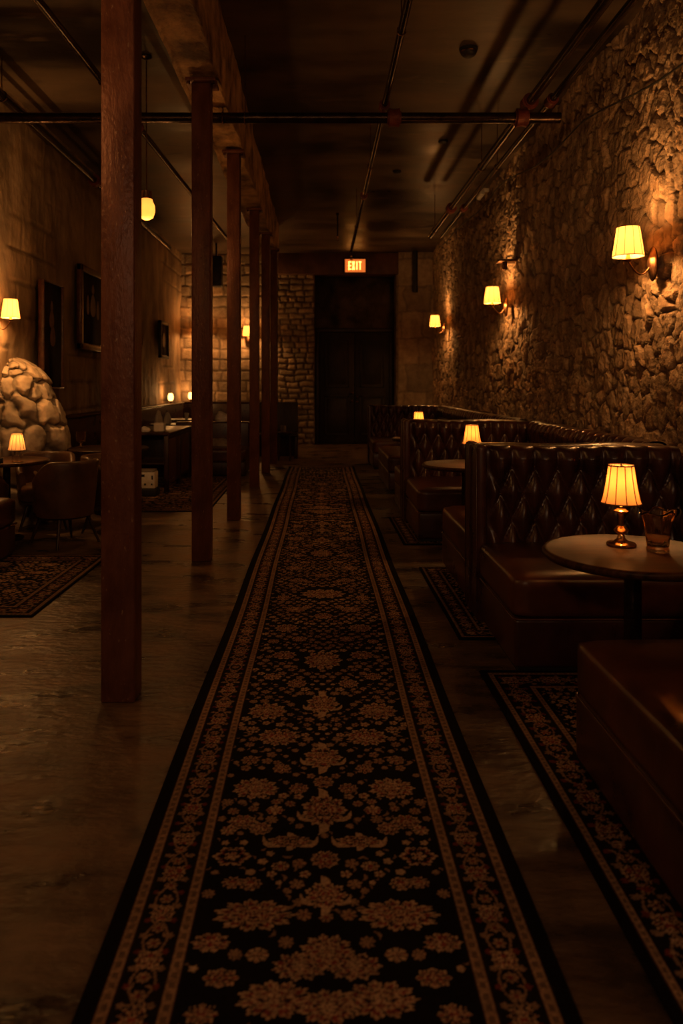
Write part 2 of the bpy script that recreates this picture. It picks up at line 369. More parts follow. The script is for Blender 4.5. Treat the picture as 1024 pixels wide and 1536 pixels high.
mid_pipe = pipe('sprinkler_pipe', [(.565, 3.0, 3.88), (.565, 13.7, 3.90)], .028, 'thin black pipe running down the middle of the ceiling towards the exit sign', (.33, .62), hang=(.2, .5, .8))
pipe('sprinkler_pipe', [(1.85, 2.5, 3.90), (1.85, 12.4, 3.92)], .042, 'black pipe along the right ceiling, the one further from the stone wall', (.405, .8), hang=(.6, .95))
pipe('sprinkler_pipe', [(2.03, 2.5, 3.90), (2.03, 12.4, 3.92)], .030, 'black pipe along the right ceiling, the one nearer the stone wall', (.40, .8), hang=(.6,))
pipe('sprinkler_pipe', [(-1.93, 3.0, 3.95), (-1.60, 13.5, 3.95)], .030, 'thin black pipe on the left ceiling behind the hanging lamp', (.4, .68), hang=(.3, .75))
pipe('sprinkler_pipe', [(-3.0, 5.0, 4.12), (-3.0, 14.5, 4.12)], .045, 'lower thick black pipe high along the left wall', (.5,), hang=(.2, .8))
pipe('sprinkler_pipe', [(-3.14, 5.0, 4.28), (-3.14, 14.5, 4.28)], .030, 'upper thin black pipe high along the left wall', (), hang=(.2, .8))
o = tube('drain_pipe', [(2.18, YB-.36, 4.5), (2.18, YB-.36, 3.55)], .06, 'black'); tag(o, 'short vertical black pipe at the top of the back right corner', 'pipe')
# sprinkler heads over the door
for i, (x, y) in enumerate(((.565, 13.6), (.30, 13.2))):
    t = bpy.data.objects.new('sprinkler_head', None); col.objects.link(t); t.parent = mid_pipe; t.location = (x, y, 3.9 if i == 0 else ZC)
    zz = 0 if i == 0 else 0
    lathe('stem', [(.028, 0), (.028, -.03), (.014, -.04), (.014, -.10 if i == 0 else -.42)], 'iron' if i else 'bronze', t, 12)
    zb = -.10 if i == 0 else -.42
    lathe('nozzle', [(.02, zb), (.02, zb-.03), (.007, zb-.04), (.007, zb-.07)], 'brass', t, 12)
    lathe('deflector', [(.03, zb-.07), (.032, zb-.075), (0, zb-.08)], 'brass', t, 16)
# ceiling disc and small fittings
sm = thing('smoke_detector', 'round dark smoke detector on the right ceiling near the camera', 'detector', (1.36, 6.75, ZC))
lathe('housing', [(.085, 0), (.085, -.015), (.07, -.02), (.07, -.05), (.05, -.07), (0, -.072)], 'black', sm, 28)
lathe('ring', [(.074, -.028), (.078, -.033), (.074, -.038)], 'bronze', sm, 28, caps=False)
for x, y, lb in ((1.1, 10.6, 'small dark ceiling disc further from the camera'), (1.55, 9.3, 'small dark ceiling disc near the right pipes')):
    tag(lathe('ceiling_disc', [(.06, ZC), (.06, ZC-.02), (.04, ZC-.035), (0, ZC-.036)], 'black', None, 20, c=(x, y, 0)), lb, 'ceiling fitting', 'small ceiling discs')
# security camera and wire on the right wall
sc_ = thing('security_camera', 'small white security camera high on the stone wall', 'camera', (2.42, 11.1, 4.28))
box('mount', (-.02, -.03, .05), (.12, .03, .10), 'white', sc_, .008)
c_ = lathe('camera_body', [(.035, -.09), (.04, -.08), (.04, .07), (0, .075)], 'white', sc_, 16); c_.rotation_euler = (PI/2-.3, 0, .2)
pts = []
for y in np.arange(4.2, 15.6, .1):
    z = 3.62+(y-4.2)*.095 if y < 10 else 4.17+(y-10)*.03
    z += .03*math.sin(y*2.1)-.06*abs(math.sin(y*.9)); pts.append((XR-.17, y, z))
tag(tube('wall_cable', pts, .008, 'black', n=6), 'thin black cable sagging along the top of the stone wall', 'cable')
jb = box('junction_box', (2.34, 9.62, 3.03), (2.62, 9.82, 3.06), 'bronze', None, .005); tag(jb, 'small bronze bracket on the stone wall above the middle sconce', 'bracket')
box('bracket_leg', (2.40, 9.68, 2.93), (2.46, 9.76, 3.03), 'bronze', jb, .004)

# ------------------------------------------------------------------ lamps
def shade(parent, r0, r1, z0, z1, m, concave=0., n=48, panels=10, seam=True, name='lamp_shade'):
    pr = []
    for k in range(9):
        a = k/8; r = r0+(r1-r0)*(a**(1-concave) if concave else a); pr.append((r, z0+(z1-z0)*a))
    f = lambda th, z: 1-.02*abs(math.sin(th*panels/2))
    o = lathe(name, pr, m, parent, n, caps=False, f=None)
    for r, z in ((r0, z0), (r1, z1)):
        lathe('trim_ring', [(r*1.0, z-.003), (r*1.02, z), (r*1.0, z+.003), (r*.985, z)], 'seam', o, n, caps=False)
    if seam:
        bm = bmesh.new()
        for i in range(panels):
            th = 2*PI*(i+.5)/panels
            atube(bm, [((r+.0008)*math.cos(th), (r+.0008)*math.sin(th), z) for r, z in pr], .0019, 5)
        from_bm('seam_lines', bm, 'seam', o)
    return o
def make_sconce(loc, rz, lab, power=WALL_W, seam=True, group='shaded wall sconces', estyle='wallshade'):
    """Local frame: wall lies in +x, the arm reaches to -x."""
    t = thing('wall_sconce', lab, 'wall lamp', loc, rz, group)
    bp = lathe('backplate', [(.066, 0), (.07, .01), (.062, .022), (.05, .024), (.042, .034), (.02, .04), (0, .041)], 'bronze', t, 36)
    bp.rotation_euler = (0, -PI/2, 0); bp.scale = (1.9, 1, 1)
    pts = []
    for k in range(17):
        a = k/16; x = -.03-.16*a; z = -.02-.075*math.sin(PI*a**.9)+.03*a; pts.append((x, 0, z))
    pts.append((-.195, 0, .02)); tube('arm', pts, .0065, 'bronze', t)
    lathe('drip_cup', [(0, .012), (.012, .012), (.034, .024), (.036, .028), (.012, .03)], 'bronze', t, 24, c=(-.195, 0, 0))
    lathe('candle_sleeve', [(.018, .03), (.018, .04), (.012, .07), (.010, .12), (0, .121)], 'brass', t, 16, c=(-.195, 0, 0))
    s = shade(t, .115, .082, .055, .275, estyle, seam=seam); s.location = (-.195, 0, 0)
    g = lathe('light_bulb', [(0, .12), (.012, .125), (.022, .15), (.018, .175), (0, .19)], 'flame', t, 16, c=(-.195, 0, 0))
    bulb(t, (-.195, 0, .225), power*.68, .07)
    bulb(t, (-.195, 0, .085), power*.95, .03)
    return t
make_sconce((XR-.14, 5.55, 2.32), 0, 'large cream shaded sconce on the stone wall, closest to the camera')
make_sconce((XR-.14, 9.95, 2.46), 0, 'cream shaded sconce on the stone wall, middle of the three')
make_sconce((XR-.14, 14.95, 2.55), 0, 'cream shaded sconce on the stone wall nearest the dark door')
make_sconce((XR-.14, 1.1, 2.3), 0, 'unseen cream shaded sconce added on the stone wall beside the camera to light the foreground', seam=False, power=WALL_W*.35)  # added out of view to light the near booth leather
o = make_sconce((XL+.12, 7.35, 2.03), PI, 'sconce on the left wall above the pale boulders', power=WALL_W*1.0); o.scale = (.78, .78, .85)
make_sconce((-1.70, YB-.10, 2.5), PI/2, 'far back wall sconce seen between the third and fourth columns', power=WALL_W, seam=False)
make_sconce((-2.86, YB-.10, 2.6), PI/2, 'far back wall sconce just left of the second column', power=WALL_W, seam=False)
make_sconce((XL+.14, 2.6, 2.1), PI, 'unseen sconce added on the left wall near the camera to light the foreground', seam=False, power=WALL_W*.22)  # extra sconce out of view, added as weak foreground fill

def make_table_lamp(loc, lab, power=TABLE_W):
    t = thing('table_lamp', lab, 'table lamp', loc, random.random(), 'small brass table lamps on the booth tables')
    lathe('base', [(0, 0), (.056, 0), (.058, .006), (.054, .012), (.030, .018), (.016, .028), (.012, .045), (.024, .055), (.031, .062), (.024, .070), (.012, .080)], 'brass', t, 36)
    lathe('stem', [(.010, .078), (.011, .1), (.010, .128), (.014, .132), (.028, .138), (.030, .142), (.020, .147), (.018, .155), (.020, .160), (.012, .166), (.012, .18), (.005, .184), (.005, .325), (0, .337)], 'brass', t, 30)
    shade(t, .078, .049, .172, .324, 'tableshade', concave=.30, panels=11)
    bulb(t, (0, 0, .27), power*.85, .014, (1, .44, .13)); bulb(t, (0, 0, .205), power*.28, .014, (1, .40, .10))
    return t
def make_table(loc, r, lab, name='pedestal_table', h=.75, m='wood', group='round pedestal tables'):
    t = thing(name, lab, 'table', loc, 0, group)
    lathe('tabletop', [(0, h-.035), (r-.04, h-.035), (r-.012, h-.032), (r, h-.02), (r, h-.008), (r-.008, h), (r-.02, h+.0002), (r-.022, h-.001), (0, h-.001)], m, t, 72)
    lathe('pedestal', [(.035, .03), (.033, .1), (.033, h-.06), (.07, h-.036)], 'iron', t, 24)
    lathe('base', [(0, 0), (.145, 0), (.15, .012), (.135, .022), (.05, .035), (.035, .06)], 'iron', t, 40)
    return t
make_table((1.22, 2.87, 0), .34, 'round dark wood table in the closest booth, carrying a lamp and a ruffled glass')
make_table((1.2, 6.08, 0), .36, 'round dark wood table in the middle booth')
make_table((1.2, 9.05, 0), .33, 'round table in the far booth, behind the middle leather divider')
make_table_lamp((1.22, 2.98, .75), 'brass lamp with pleated amber shade on the closest booth table')
make_table_lamp((1.235, 6.0, .75), 'brass lamp with pleated amber shade on the middle booth table')
make_table_lamp((1.2, 9.0, .75), 'lamp on the far booth table, only its shade showing over the divider')

def ruffled_glass(loc, lab, s=1., m='amber', name='ruffled_glass'):
    n = 96; bm = bmesh.new()
    out = [(.040, 0), (.042, .006), (.041, .02), (.045, .06), (.053, .11), (.066, .150), (.074, .158)]
    inn = [(.071, .158), (.063, .150), (.050, .11), (.042, .06), (.036, .022), (0.0001, .018)]
    def f(th, z): return 1+.035*math.cos(8*th)*(1 if z > .02 else .3)+(.10*math.cos(5*th+1)*max(0, (z-.12)/.04))
    prof = [(0.0001, 0)]+out+inn
    rg = []
    for r, z in prof:
        zz = lambda th: z+(.010*math.cos(5*th)+.006*math.sin(3*th))*max(0, (z-.12)/.04)
        rg.append([bm.verts.new((s*r*f(2*PI*i/n, z)*math.cos(2*PI*i/n), s*r*f(2*PI*i/n, z)*math.sin(2*PI*i/n), s*zz(2*PI*i/n))) for i in range(n)])
    for a, b in zip(rg, rg[1:]):
        for i in range(n): bm.faces.new((a[i], a[(i+1) % n], b[(i+1) % n], b[i]))
    bmesh.ops.remove_doubles(bm, verts=bm.verts, dist=3e-4*s)
    o = from_bm(name, bm, m, sharp=False); o.location = loc; tag(o, lab, 'glass'); return o
ruffled_glass((1.318, 2.87, .7505), 'fluted amber glass with a ruffled rim beside the closest table lamp')

# ------------------------------------------------------------------ leather booths
TW, TH = .135, .157
ROWS = [.445, .60, .757, .913]
def tuft(U, Zv, z0=.445, ph=0.):
    """quilted surface: diamonds between the buttons, pleats above the top row"""
    v = (Zv-z0)/TH
    a = U/TW+v/2+ph; b = U/TW-v/2+ph
    fa = np.abs(np.sin(PI*a)); fb = np.abs(np.sin(PI*b))
    dia = .35*np.minimum(fa, fb)**.6+.65*(fa*fb)**.5
    top = ROWS[-1]
    k = 3; pleat = np.abs(np.sin(PI*(U/TW+k/2+ph)))**.6
    tt = sst(Zv, top-.005, top+.02); out = dia*(1-tt)+pleat*tt
    low = np.abs(np.sin(PI*(U/TW+ph)))**.6; tb = sst(-Zv, -z0-.0, -z0+.03)
    return out*(1-tb)+low*tb
def cushion(name, lo, hi, m, parent, crown=.018, bev=.045):
    nx = 22; bm = bmesh.new(); bmesh.ops.create_grid(bm, x_segments=2, y_segments=2, size=1); bm.free()
    bm = bmesh.new(); abox(bm, lo, hi)
    bmesh.ops.subdivide_edges(bm, edges=bm.edges[:], cuts=14, use_grid_fill=True)
    c = Vector([(a+b)/2 for a, b in zip(lo, hi)]); s = Vector([(b-a)/2 for a, b in zip(lo, hi)])
    for v in bm.verts:
        d = v.co-c; q = [abs(d[i])-(s[i]-bev) for i in range(3)]
        # round the box towards its edges
        ex_ = Vector([max(0, q[i])*(1 if d[i] > 0 else -1) for i in range(3)])
        if ex_.length > bev: 
            core = Vector([max(-s[i]+bev, min(s[i]-bev, d[i])) for i in range(3)]); d = core+ex_.normalized()*bev
        u = d.x/s.x; w_ = d.y/s.y
        if d.z > 0: d.z += crown*(1-u**4)*(1-w_**4)*(d.z/s.z)+.004*math.sin(9*u+4*w_)*(1-u*u)*(1-w_*w_)
        v.co = c+d
    return from_bm(name, bm, m, parent, sharp=False)
def piping(name, pts, r, m, parent): return tube(name, pts, r, m, parent, n=8)
def make_sofa(loc, W, depth, face, lab, rz=0, H=1.05, tk=.13, buttons=True, seat=(0, None), endp=True, seatm='leather2', group=None, tseg=.011):
    """x runs from the aisle end (0) to W. face=-1 looks towards -y (the camera), +1 looks to +y."""
    t = thing('booth_sofa', lab, 'booth seat', loc, rz, group)
    f = face; s0, s1 = seat; s1 = W if s1 is None else s1
    # backrest
    us = np.arange(.05, W+tseg, tseg) if W < 6 else np.arange(.05, W+tseg, .02)
    zf = np.arange(.30, H-.075, tseg); pr = [(0., z, 1., z) for z in zf]; r = .065
    for k in range(1, 15):
        a = PI*k/14; pr.append((r*(1-math.cos(a))-.022*math.sin(a)**2*(1 if a < PI/2 else 0), H-.075+r*math.sin(a)+.0, max(0., .8*math.cos(a/1.2)), H))
    pr += [(tk, H-.15, 0, H), (tk, .02, 0, H)]
    A = np.array(pr); Ug = np.repeat(us[:, None], len(A), 1); Zg = np.repeat(A[None, :, 3], len(us), 0); amp = np.repeat(A[None, :, 2], len(us), 0)
    ht = tuft(Ug, Zg)*.060*amp
    ht = ht*sst(Ug, .05, .12)
    # stuffing is never perfectly even
    ht *= .85+.3*vnoise(Ug*5, Zg*5, int(loc[1]*7) % 50)
    Yg = (A[None, :, 0]-ht)*(-f)*1.0; P = np.stack([Ug, Yg, np.repeat(A[None, :, 1], len(us), 0)+.004*np.sin(Ug*9)], -1)
    if f == -1: P = P[::-1]
    bk = grid('backrest', P, 'leather', t)
    piping('top_piping', [(x, (-f)*.03, H-.078+.062+.004*math.sin(x*9)) for x in np.arange(.03, W, .05)], .006, 'leather', t)
    if buttons:
        me = None
        for i, z in enumerate(ROWS):
            ph = (i % 2)*.5; n = int(W/TW)+1
            for j in range(n):
                x = (j+ph)*TW
                if x < .10 or x > W-.02: continue
                if me is None:
                    bmb = bmesh.new(); bmesh.ops.create_uvsphere(bmb, u_segments=10, v_segments=6, radius=.009)
                    b0 = from_bm('button', bmb, 'leather', bk); me = b0.data; bo = b0
                else:
                    bo = bpy.data.objects.new('button', me); col.objects.link(bo); bo.parent = bk
                bo.location = (x, f*.004, z)
    if endp:
        y0, y1 = sorted(((-f)*(-.045), (-f)*(tk+.0)))
        bm = bmesh.new(); abox(bm, (-.012, y0, 0), (.052, y1, H), .026, 5); from_bm('end_panel', bm, 'leather', t)
        piping('end_piping', [(-.011, f*.03, .03), (-.011, f*.03, H-.05), (-.011, f*.01, H-.02), (-.011, -f*(tk-.05), H-.02), (-.011, -f*(tk-.03), H-.05), (-.011, -f*(tk-.03), .03)], .004, 'leather', t)
    if depth:
        y0, y1 = sorted((f*.01, f*depth)); x0 = s0+(.0 if endp else 0)
        cushion('seat_cushion', (x0, y0, .265), (s1, y1, .475), seatm, t)
        yf = f*depth
        box('base', (x0+.006, y0+.006, .03), (s1-.006, y1-.006, .27), 'leather', t, .02, 3)
        piping('seat_piping', [(x0+.004, f*.06, .267), (x0+.004, yf-f*.03, .267), (x0+.012, yf-f*.012, .267), (x0+.03, yf-f*.004, .267), (s1-.03, yf-f*.004, .267)], .0045, 'leather2', t)
        box('plinth', (x0+.03, y0+.03, 0), (s1-.03, y1-.03, .035), 'black', t, .003)
    return t
G = 'leather booth seats down the right side'
XW = 2.12
make_sofa((.93, 1.80, 0), XW-.93, .91, +1, 'leather booth seat closest to the camera, cut by the right edge of the picture', group=G, buttons=False)
make_sofa((.93, 4.36, 0), XW-.93, .82, -1, 'button tufted leather booth seat behind the closest table and glass', group=G)
make_sofa((.93, 4.63, 0), XW-.93, 1.05, +1, 'leather booth seat back to back behind the closest tufted divider', group=G, buttons=False)
make_sofa((.86, 7.50, 0), XW-.86, 1.0, -1, 'button tufted leather booth seat behind the middle table', group=G)
make_sofa((.86, 7.77, 0), XW-.86, .85, +1, 'leather booth seat back to back behind the middle tufted divider', group=G, buttons=False)
make_sofa((.86, 13.2, 0), XW-.86, 1.0, -1, 'farthest tufted leather booth seat, near the dark double door', group=G)
GW = 'tufted seats along the stone wall'
# wall units: rotated so that x runs along the wall
make_sofa((XW, 4.34, 0), 2.42, .36, -1, 'tufted leather seat against the stone wall beside the closest table', rz=-PI/2, group=GW, endp=False, tk=.30, seat=(.84, 1.60), buttons=True)
make_sofa((XW, 7.48, 0), 2.74, .36, -1, 'tufted leather seat against the stone wall beside the middle table', rz=-PI/2, group=GW, endp=False, tk=.30, seat=(1.02, 1.80), buttons=True)
make_sofa((XW, 13.18, 0), 5.3, .36, -1, 'long tufted leather seat against the stone wall in the far booth', rz=-PI/2, group=GW, endp=False, tk=.30, seat=(3.75, 4.55), buttons=False, tseg=.02)
bn = thing('leather_bench', 'low backless leather bench between the middle and farthest dividers', 'bench', (.87, 9.5, 0))
cushion('seat_cushion', (0, 0, .265), (1.2, 1.7, .475), 'leather2', bn); box('base', (.01, .01, .03), (1.19, 1.69, .27), 'leather', bn, .02, 3); box('plinth', (.03, .03, 0), (1.17, 1.67, .035), 'black', bn)
piping('seat_piping', [(.004, 1.6, .267), (.004, .03, .267), (.03, .004, .267), (1.15, .004, .267)], .0045, 'leather2', bn)

# ------------------------------------------------------------------ rugs
TAN = np.array((.42, .27, .17)); TAN2 = np.array((.29, .17, .105)); RED = np.array((.17, .035, .022)); BLK = np.array((.007, .0045, .004)); LIN = np.array((.03, .014, .01))
class Rug:
    def __init__(s, us, vs, seed=0):
        s.us, s.vs = us, vs; s.C = np.tile(BLK, (len(us), len(vs), 1)); s.rng = random.Random(seed)
    def win(s, x, y, r, ry=None):
        ry = ry or r
        i0, i1 = np.searchsorted(s.us, (x-r, x+r)); j0, j1 = np.searchsorted(s.vs, (y-ry, y+ry)); return i0, i1, j0, j1
    def flower(s, x, y, rx, ry, n=8, c=TAN, rot=0., red=True, rings=True):
        m = max(rx, ry)*1.05; i0, i1, j0, j1 = s.win(x, y, m)
        if i1 <= i0 or j1 <= j0: return
        U, V = np.meshgrid(s.us[i0:i1]-x, s.vs[j0:j1]-y, indexing='ij')
        if rot: U, V = U*math.cos(rot)+V*math.sin(rot), -U*math.sin(rot)+V*math.cos(rot)
        rr = np.hypot(U/rx, V/ry); th = np.arctan2(V/ry, U/rx)
        pet = np.abs(np.cos(n*th/2)); e = .54+.32*pet**.8+.14*np.abs(np.cos(1.5*n*th))
        q = rr/e; W = s.C[i0:i1, j0:j1]
        W[q < 1] = c
        if rx > .03 and rings:
            W[q < .86] = LIN*1.2
            W[(q < .86) & (q > .56) & (pet > .50)] = TAN2
            W[(q < .80) & (q > .62) & (pet > .80)] = RED*.9
            W[(q < .56) & (q > .46)] = TAN*.95; W[q < .46] = RED*.75
            W[(q < .40) & (np.abs(np.cos(n*th/4)) > .6)] = TAN2*1.1
        elif rx > .016:
            W[(q < 1) & (np.abs(np.sin(n*th/2)) > .93) & (rr > .42)] = LIN
            if red: W[q < .36] = RED
        if rx > .02: W[q < .22] = c*1.1; W[q < .10] = LIN
        if rx > .024 and rings:
            g = vnoise(np.abs(U)/.0075+7*x*0+31*n, V/.0075+50*y, 3)
            W[(q < .9) & (g > .74)] = RED*1.3; W[(q < .9) & (g < .20)] = LIN; W[(q < .9) & (g > .56) & (g < .62)] = TAN*1.15
    def leaf(s, x, y, l, w_, a, c=TAN2):
        i0, i1, j0, j1 = s.win(x, y, l)
        if i1 <= i0 or j1 <= j0: return
        U, V = np.meshgrid(s.us[i0:i1]-x, s.vs[j0:j1]-y, indexing='ij')
        p = U*math.cos(a)+V*math.sin(a); q = -U*math.sin(a)+V*math.cos(a); q = q-p*p/l*.6
        s.C[i0:i1, j0:j1][(np.abs(p) < l) & (np.abs(q) < w_*(1-(p/l)**2))] = c
    def palm(s, x, y, rx, ry, a=0.):
        """palmette: a pointed flower head with serrated edge and a heart"""
        s.flower(x, y, rx, ry, 9, TAN, a); s.flower(x, y, rx*.52, ry*.52, 6, TAN, a)
        for k in (-1, 1): s.leaf(x+k*rx*.9, y-ry*.5, rx*.55, rx*.12, k*.7, TAN)
        s.leaf(x, y-ry*1.05, ry*.35, rx*.2, PI/2, TAN); s.leaf(x, y+ry*1.05, ry*.35, rx*.2, PI/2, TAN)
def fill_field(R, x0, x1, y0, y1, motifs, mirror=True, cell=.052, cx=0.):
    taken = []
    for k, x, y, rx, ry in motifs:
        for sx in ((1, -1) if (mirror and abs(x) > .005) else (1,)): taken.append((sx*x+cx, y, max(rx, ry), min(rx, ry)))
    cellg = {}
    for tq in taken: cellg.setdefault(int(tq[1]/.25), []).append(tq)
    y = y0+cell*.4; row = 0
    while y < y1-.015:
        x = cell*.42*(row % 2)
        lim = (x1-x0)/2-.012
        while x < lim:
            xx = x+R.rng.uniform(-.009, .009)*(1 if x > .01 else 0); yy = y+R.rng.uniform(-.01, .01); r = R.rng.uniform(.011, .024)
            near = [q for kk in (-1, 0, 1) for q in cellg.get(int(yy/.25)+kk, ())]
            ok = all(math.hypot((xx+cx-q[0]), (yy-q[1])) > q[2]*.93+r*.8 for q in near)
            for sx in ((1, -1) if x > .01 else (1,)):
                X_ = cx+sx*xx
                if ok:
                    kd = int((row*7+int(x*100))) % 5
                    R.flower(X_, yy, r, r*.95, 5+kd % 4, TAN2 if kd else TAN, .3*sx*kd, red=kd % 2 == 0)
                    a = R.rng.uniform(0, PI) if sx == 1 else PI-a_
                    a_ = a
                    R.leaf(X_+sx*r*1.5, yy+r*1.2, r*.75, r*.22, a, TAN2*.8)
                else:
                    pass
            x += cell*R.rng.uniform(.85, 1.05)
        y += cell*.78; row += 1
    for k, x, y, rx, ry in motifs:
        for sx in ((1, -1) if (mirror and abs(x) > .005) else (1,)):
            if k == 'p': R.palm(sx*x+cx, y, rx, ry)
            elif k == 'c':   # cluster medallion
                R.flower(sx*x+cx, y, rx, ry, 11, TAN); R.flower(sx*x+cx, y, rx*.60, ry*.60, 8, TAN)
                R.flower(sx*x+cx, y, rx*.30, ry*.30, 6, TAN)
            elif k == 'r':   # ring wreath
                R.flower(sx*x+cx, y, rx, ry, 6, TAN); R.flower(sx*x+cx, y, rx*.7, ry*.7, 6, BLK, red=False, rings=False); R.flower(sx*x+cx, y, rx*.42, ry*.42, 5, TAN)
            else: R.flower(sx*x+cx, y, rx, ry, {'f': 10, 'g': 8}[k], TAN)
def borders(R, x0, x1, y0, y1, b):
    """b = widths: black edge, guard, border, guard (from the outside in)"""
    U, V = np.meshgrid(R.us, R.vs, indexing='ij')
    D = np.minimum(np.minimum(U-x0, x1-U), np.minimum(V-y0, y1-V)); e0 = b[0]; e1 = e0+b[1]; e2 = e1+b[2]; e3 = e2+b[3]
    along = np.where(np.minimum(U-x0, x1-U) < np.minimum(V-y0, y1-V), V, U)
    C = R.C; C[D < e3] = BLK*1.6
    mid = (e1+e2)/2; hw = (e2-e1)/2
    # vines winding along the border
    for ph in (0, PI):
        vn = np.abs(D-(mid+hw*.55*np.sin(along*2*PI/(b[2]*2.6)+ph))) < b[2]*.03
        C[vn & (D > e1) & (D < e2)] = TAN2*.8
    step = b[2]*.50
    def run(fx):
        L = (y1-y0) if fx else (x1-x0); n = int((L-2*mid)/step)
        for k in range(n+1):
            q = mid+(L-2*mid)*k/n
            for side in (0, 1):
                if fx: x, y = (x0+mid if side == 0 else x1-mid), y0+q
                else: x, y = x0+q, (y0+mid if side == 0 else y1-mid)
                r = hw*(.66 if k % 3 == 0 else .38)
                R.flower(x, y, r, r*.9, (10, 6, 8)[k % 3], TAN if k % 3 == 0 else TAN2)
                for s_ in (-1, 1):
                    dx, dy = ((s_*hw*.66, step*.5) if fx else (step*.5, s_*hw*.66))
                    rr = hw*.20; R.flower(x+dx, y+dy, rr, rr, 5, (RED*.8 if (k+s_) % 2 else TAN2*.8), red=False)
                    R.leaf(x+dx*.6, y+dy*1.0 if fx else y+dy*.6, rr*1.2, rr*.35, s_*.8+k, TAN2)
    run(True); run(False)
    for a, c in ((e0, e1), (e2, e3)):
        g = (D >= a) & (D < c); C[g] = TAN2
        md = (a+c)/2; w_ = (c-a)
        dots = g & (np.abs(D-md) < w_*.20) & (np.abs(((along/(w_*.9)) % 1)-.5) < .28); C[dots] = TAN2*.5
        C[g & ((D < a+w_*.10) | (D > c-w_*.12))] = LIN*1.2
    C[D < e0] = BLK*.8
def make_rug(name, lab, x0, x1, y0, y1, b, motifs, us=None, vs=None, cell=.052, seed=0, z=.010, step=.006, group=None):
    us = np.arange(x0, x1+1e-6, step) if us is None else us; vs = np.arange(y0, y1+1e-6, step) if vs is None else vs
    R = Rug(us, vs, seed); bw = sum(b); cx = (x0+x1)/2
    fill_field(R, x0+bw, x1-bw, y0+bw, y1-bw, motifs, cell=cell, cx=cx)
    borders(R, x0, x1, y0, y1, b)
    # skirt down to the floor
    us2 = np.concatenate([[us[0]], us, [us[-1]]]); vs2 = np.concatenate([[vs[0]], vs, [vs[-1]]])
    nz = vnoise(np.add.outer(us*230, vs*0), np.add.outer(us*0, vs*210), seed); R.C = R.C*(.62+.7*nz)[..., None]
    wear = fbm(np.add.outer(us*2.2, vs*0), np.add.outer(us*0, vs*1.7), seed+5); R.C = R.C*(.65+.75*wear)[..., None]
    C = np.pad(R.C, ((1, 1), (1, 1), (0, 0)), mode='edge')
    U, V = np.meshgrid(us2, vs2, indexing='ij'); Z = z+.0012*(fbm(U*2.5, V*2.5, 3+seed)-.5)
    Z[0] = Z[-1] = 0; Z[:, 0] = Z[:, -1] = 0
    U = U+.004*np.sin(V*2.3+seed)
    o = grid(name, np.stack([U, V, Z], -1), 'rug', attrs={'weave': C}); tag(o, lab, 'rug', group)
    return o
# runner
us = np.arange(-.548, .5701, .0034)
v = 1.0; vl = [ -1.2]
while vl[-1] < 1.35: vl.append(vl[-1]+.02)
while vl[-1] < 12.6: vl.append(vl[-1]+max(.0032, vl[-1]**2/1540*.55))
vs = np.array(vl); vs[-1] = 12.6
mot = []
half = [('c', 0, 4.89, .155, .11), ('f', .0, 4.42, .06, .06), ('f', .17, 4.55, .07, .06), ('g', .26, 4.80, .05, .06), ('f', .21, 4.20, .07, .07), ('f', .10, 4.60, .035, .04),
        ('c', 0, 3.71, .10, .13), ('f', .2, 3.78, .065, .06), ('g', .27, 3.98, .035, .035), ('f', .13, 4.02, .045, .045), ('g', .24, 3.50, .045, .045), ('f', .12, 3.42, .05, .05),
        ('p', 0, 3.20, .075, .10), ('c', .235, 3.13, .085, .085), ('c', .175, 2.90, .085, .075), ('g', .28, 2.96, .03, .03),
        ('p', 0, 2.74, .075, .085), ('g', .27, 2.72, .035, .035), ('g', .15, 2.66, .035, .035), ('f', 0, 2.57, .038, .04),
        ('c', .235, 2.53, .082, .07), ('f', .085, 2.53, .035, .035),
        ('p', 0, 2.40, .078, .095), ('g', .16, 2.40, .03, .03), ('f', .26, 2.335, .05, .04), ('f', .20, 2.30, .038, .035), ('g', .30, 2.29, .026, .026),
        ('p', .105, 2.235, .075, .032), ('r', .275, 2.165, .058, .048), ('f', 0, 2.15, .045, .042), ('g', .13, 2.12, .028, .024),
        ('f', .26, 2.05, .032, .026), ('f', .21, 2.045, .034, .03), ('p', 0, 2.00, .062, .056),
        ('c', .19, 1.925, .112, .06), ('f', .29, 1.83, .05, .034),
        ('c', 0, 1.80, .07, .06), ('c', .065, 1.755, .07, .045), ('g', .17, 1.79, .03, .025), ('g', .25, 1.72, .045, .03),
        ('c', .12, 1.66, .09, .055), ('c', 0, 1.64, .07, .05), ('g', .28, 1.62, .04, .03), ('f', .24, 1.54, .06, .04), ('c', 0, 1.48, .1, .08)]
for k, x, y, rx, ry in half:
    mot.append((k, x, y, rx, ry))
    if y < 4.8: mot.append((k, x, 9.78-y, rx, ry))
    if y < 4.8: mot.append((k, x, y+6.62, rx, ry)) if y+6.62 < 12.3 else None
make_rug('runner_rug', 'long black runner with tan flowers down the middle of the floor', -.548, .570, -1.2, 12.6, (.042, .034, .105, .034), mot, us, vs, cell=.056, seed=4)
def rnd_motifs(w_, y0, y1, seed):
    r = random.Random(seed); out = []; y = y0+.12; i = 0
    while y < y1-.1:
        out.append(('c', 0, y, .10, .09) if i % 2 == 0 else ('p', 0, y, .07, .09))
        x = .2
        while x < w_/2-.08: out.append((r.choice('cfr'), x, y+r.uniform(-.06, .06), r.uniform(.05, .09), r.uniform(.045, .07))); x += .19
        y += .24; i += 1
    return out
GR = 'patterned rugs under the booths'
make_rug('patterned_rug', 'dark floral rug under the closest booth, at the right edge of the picture', .775, 2.0, .6, 3.58, (.03, .026, .13, .026), rnd_motifs(.7, .8, 3.4, 3), seed=8, step=.0052, group=GR)
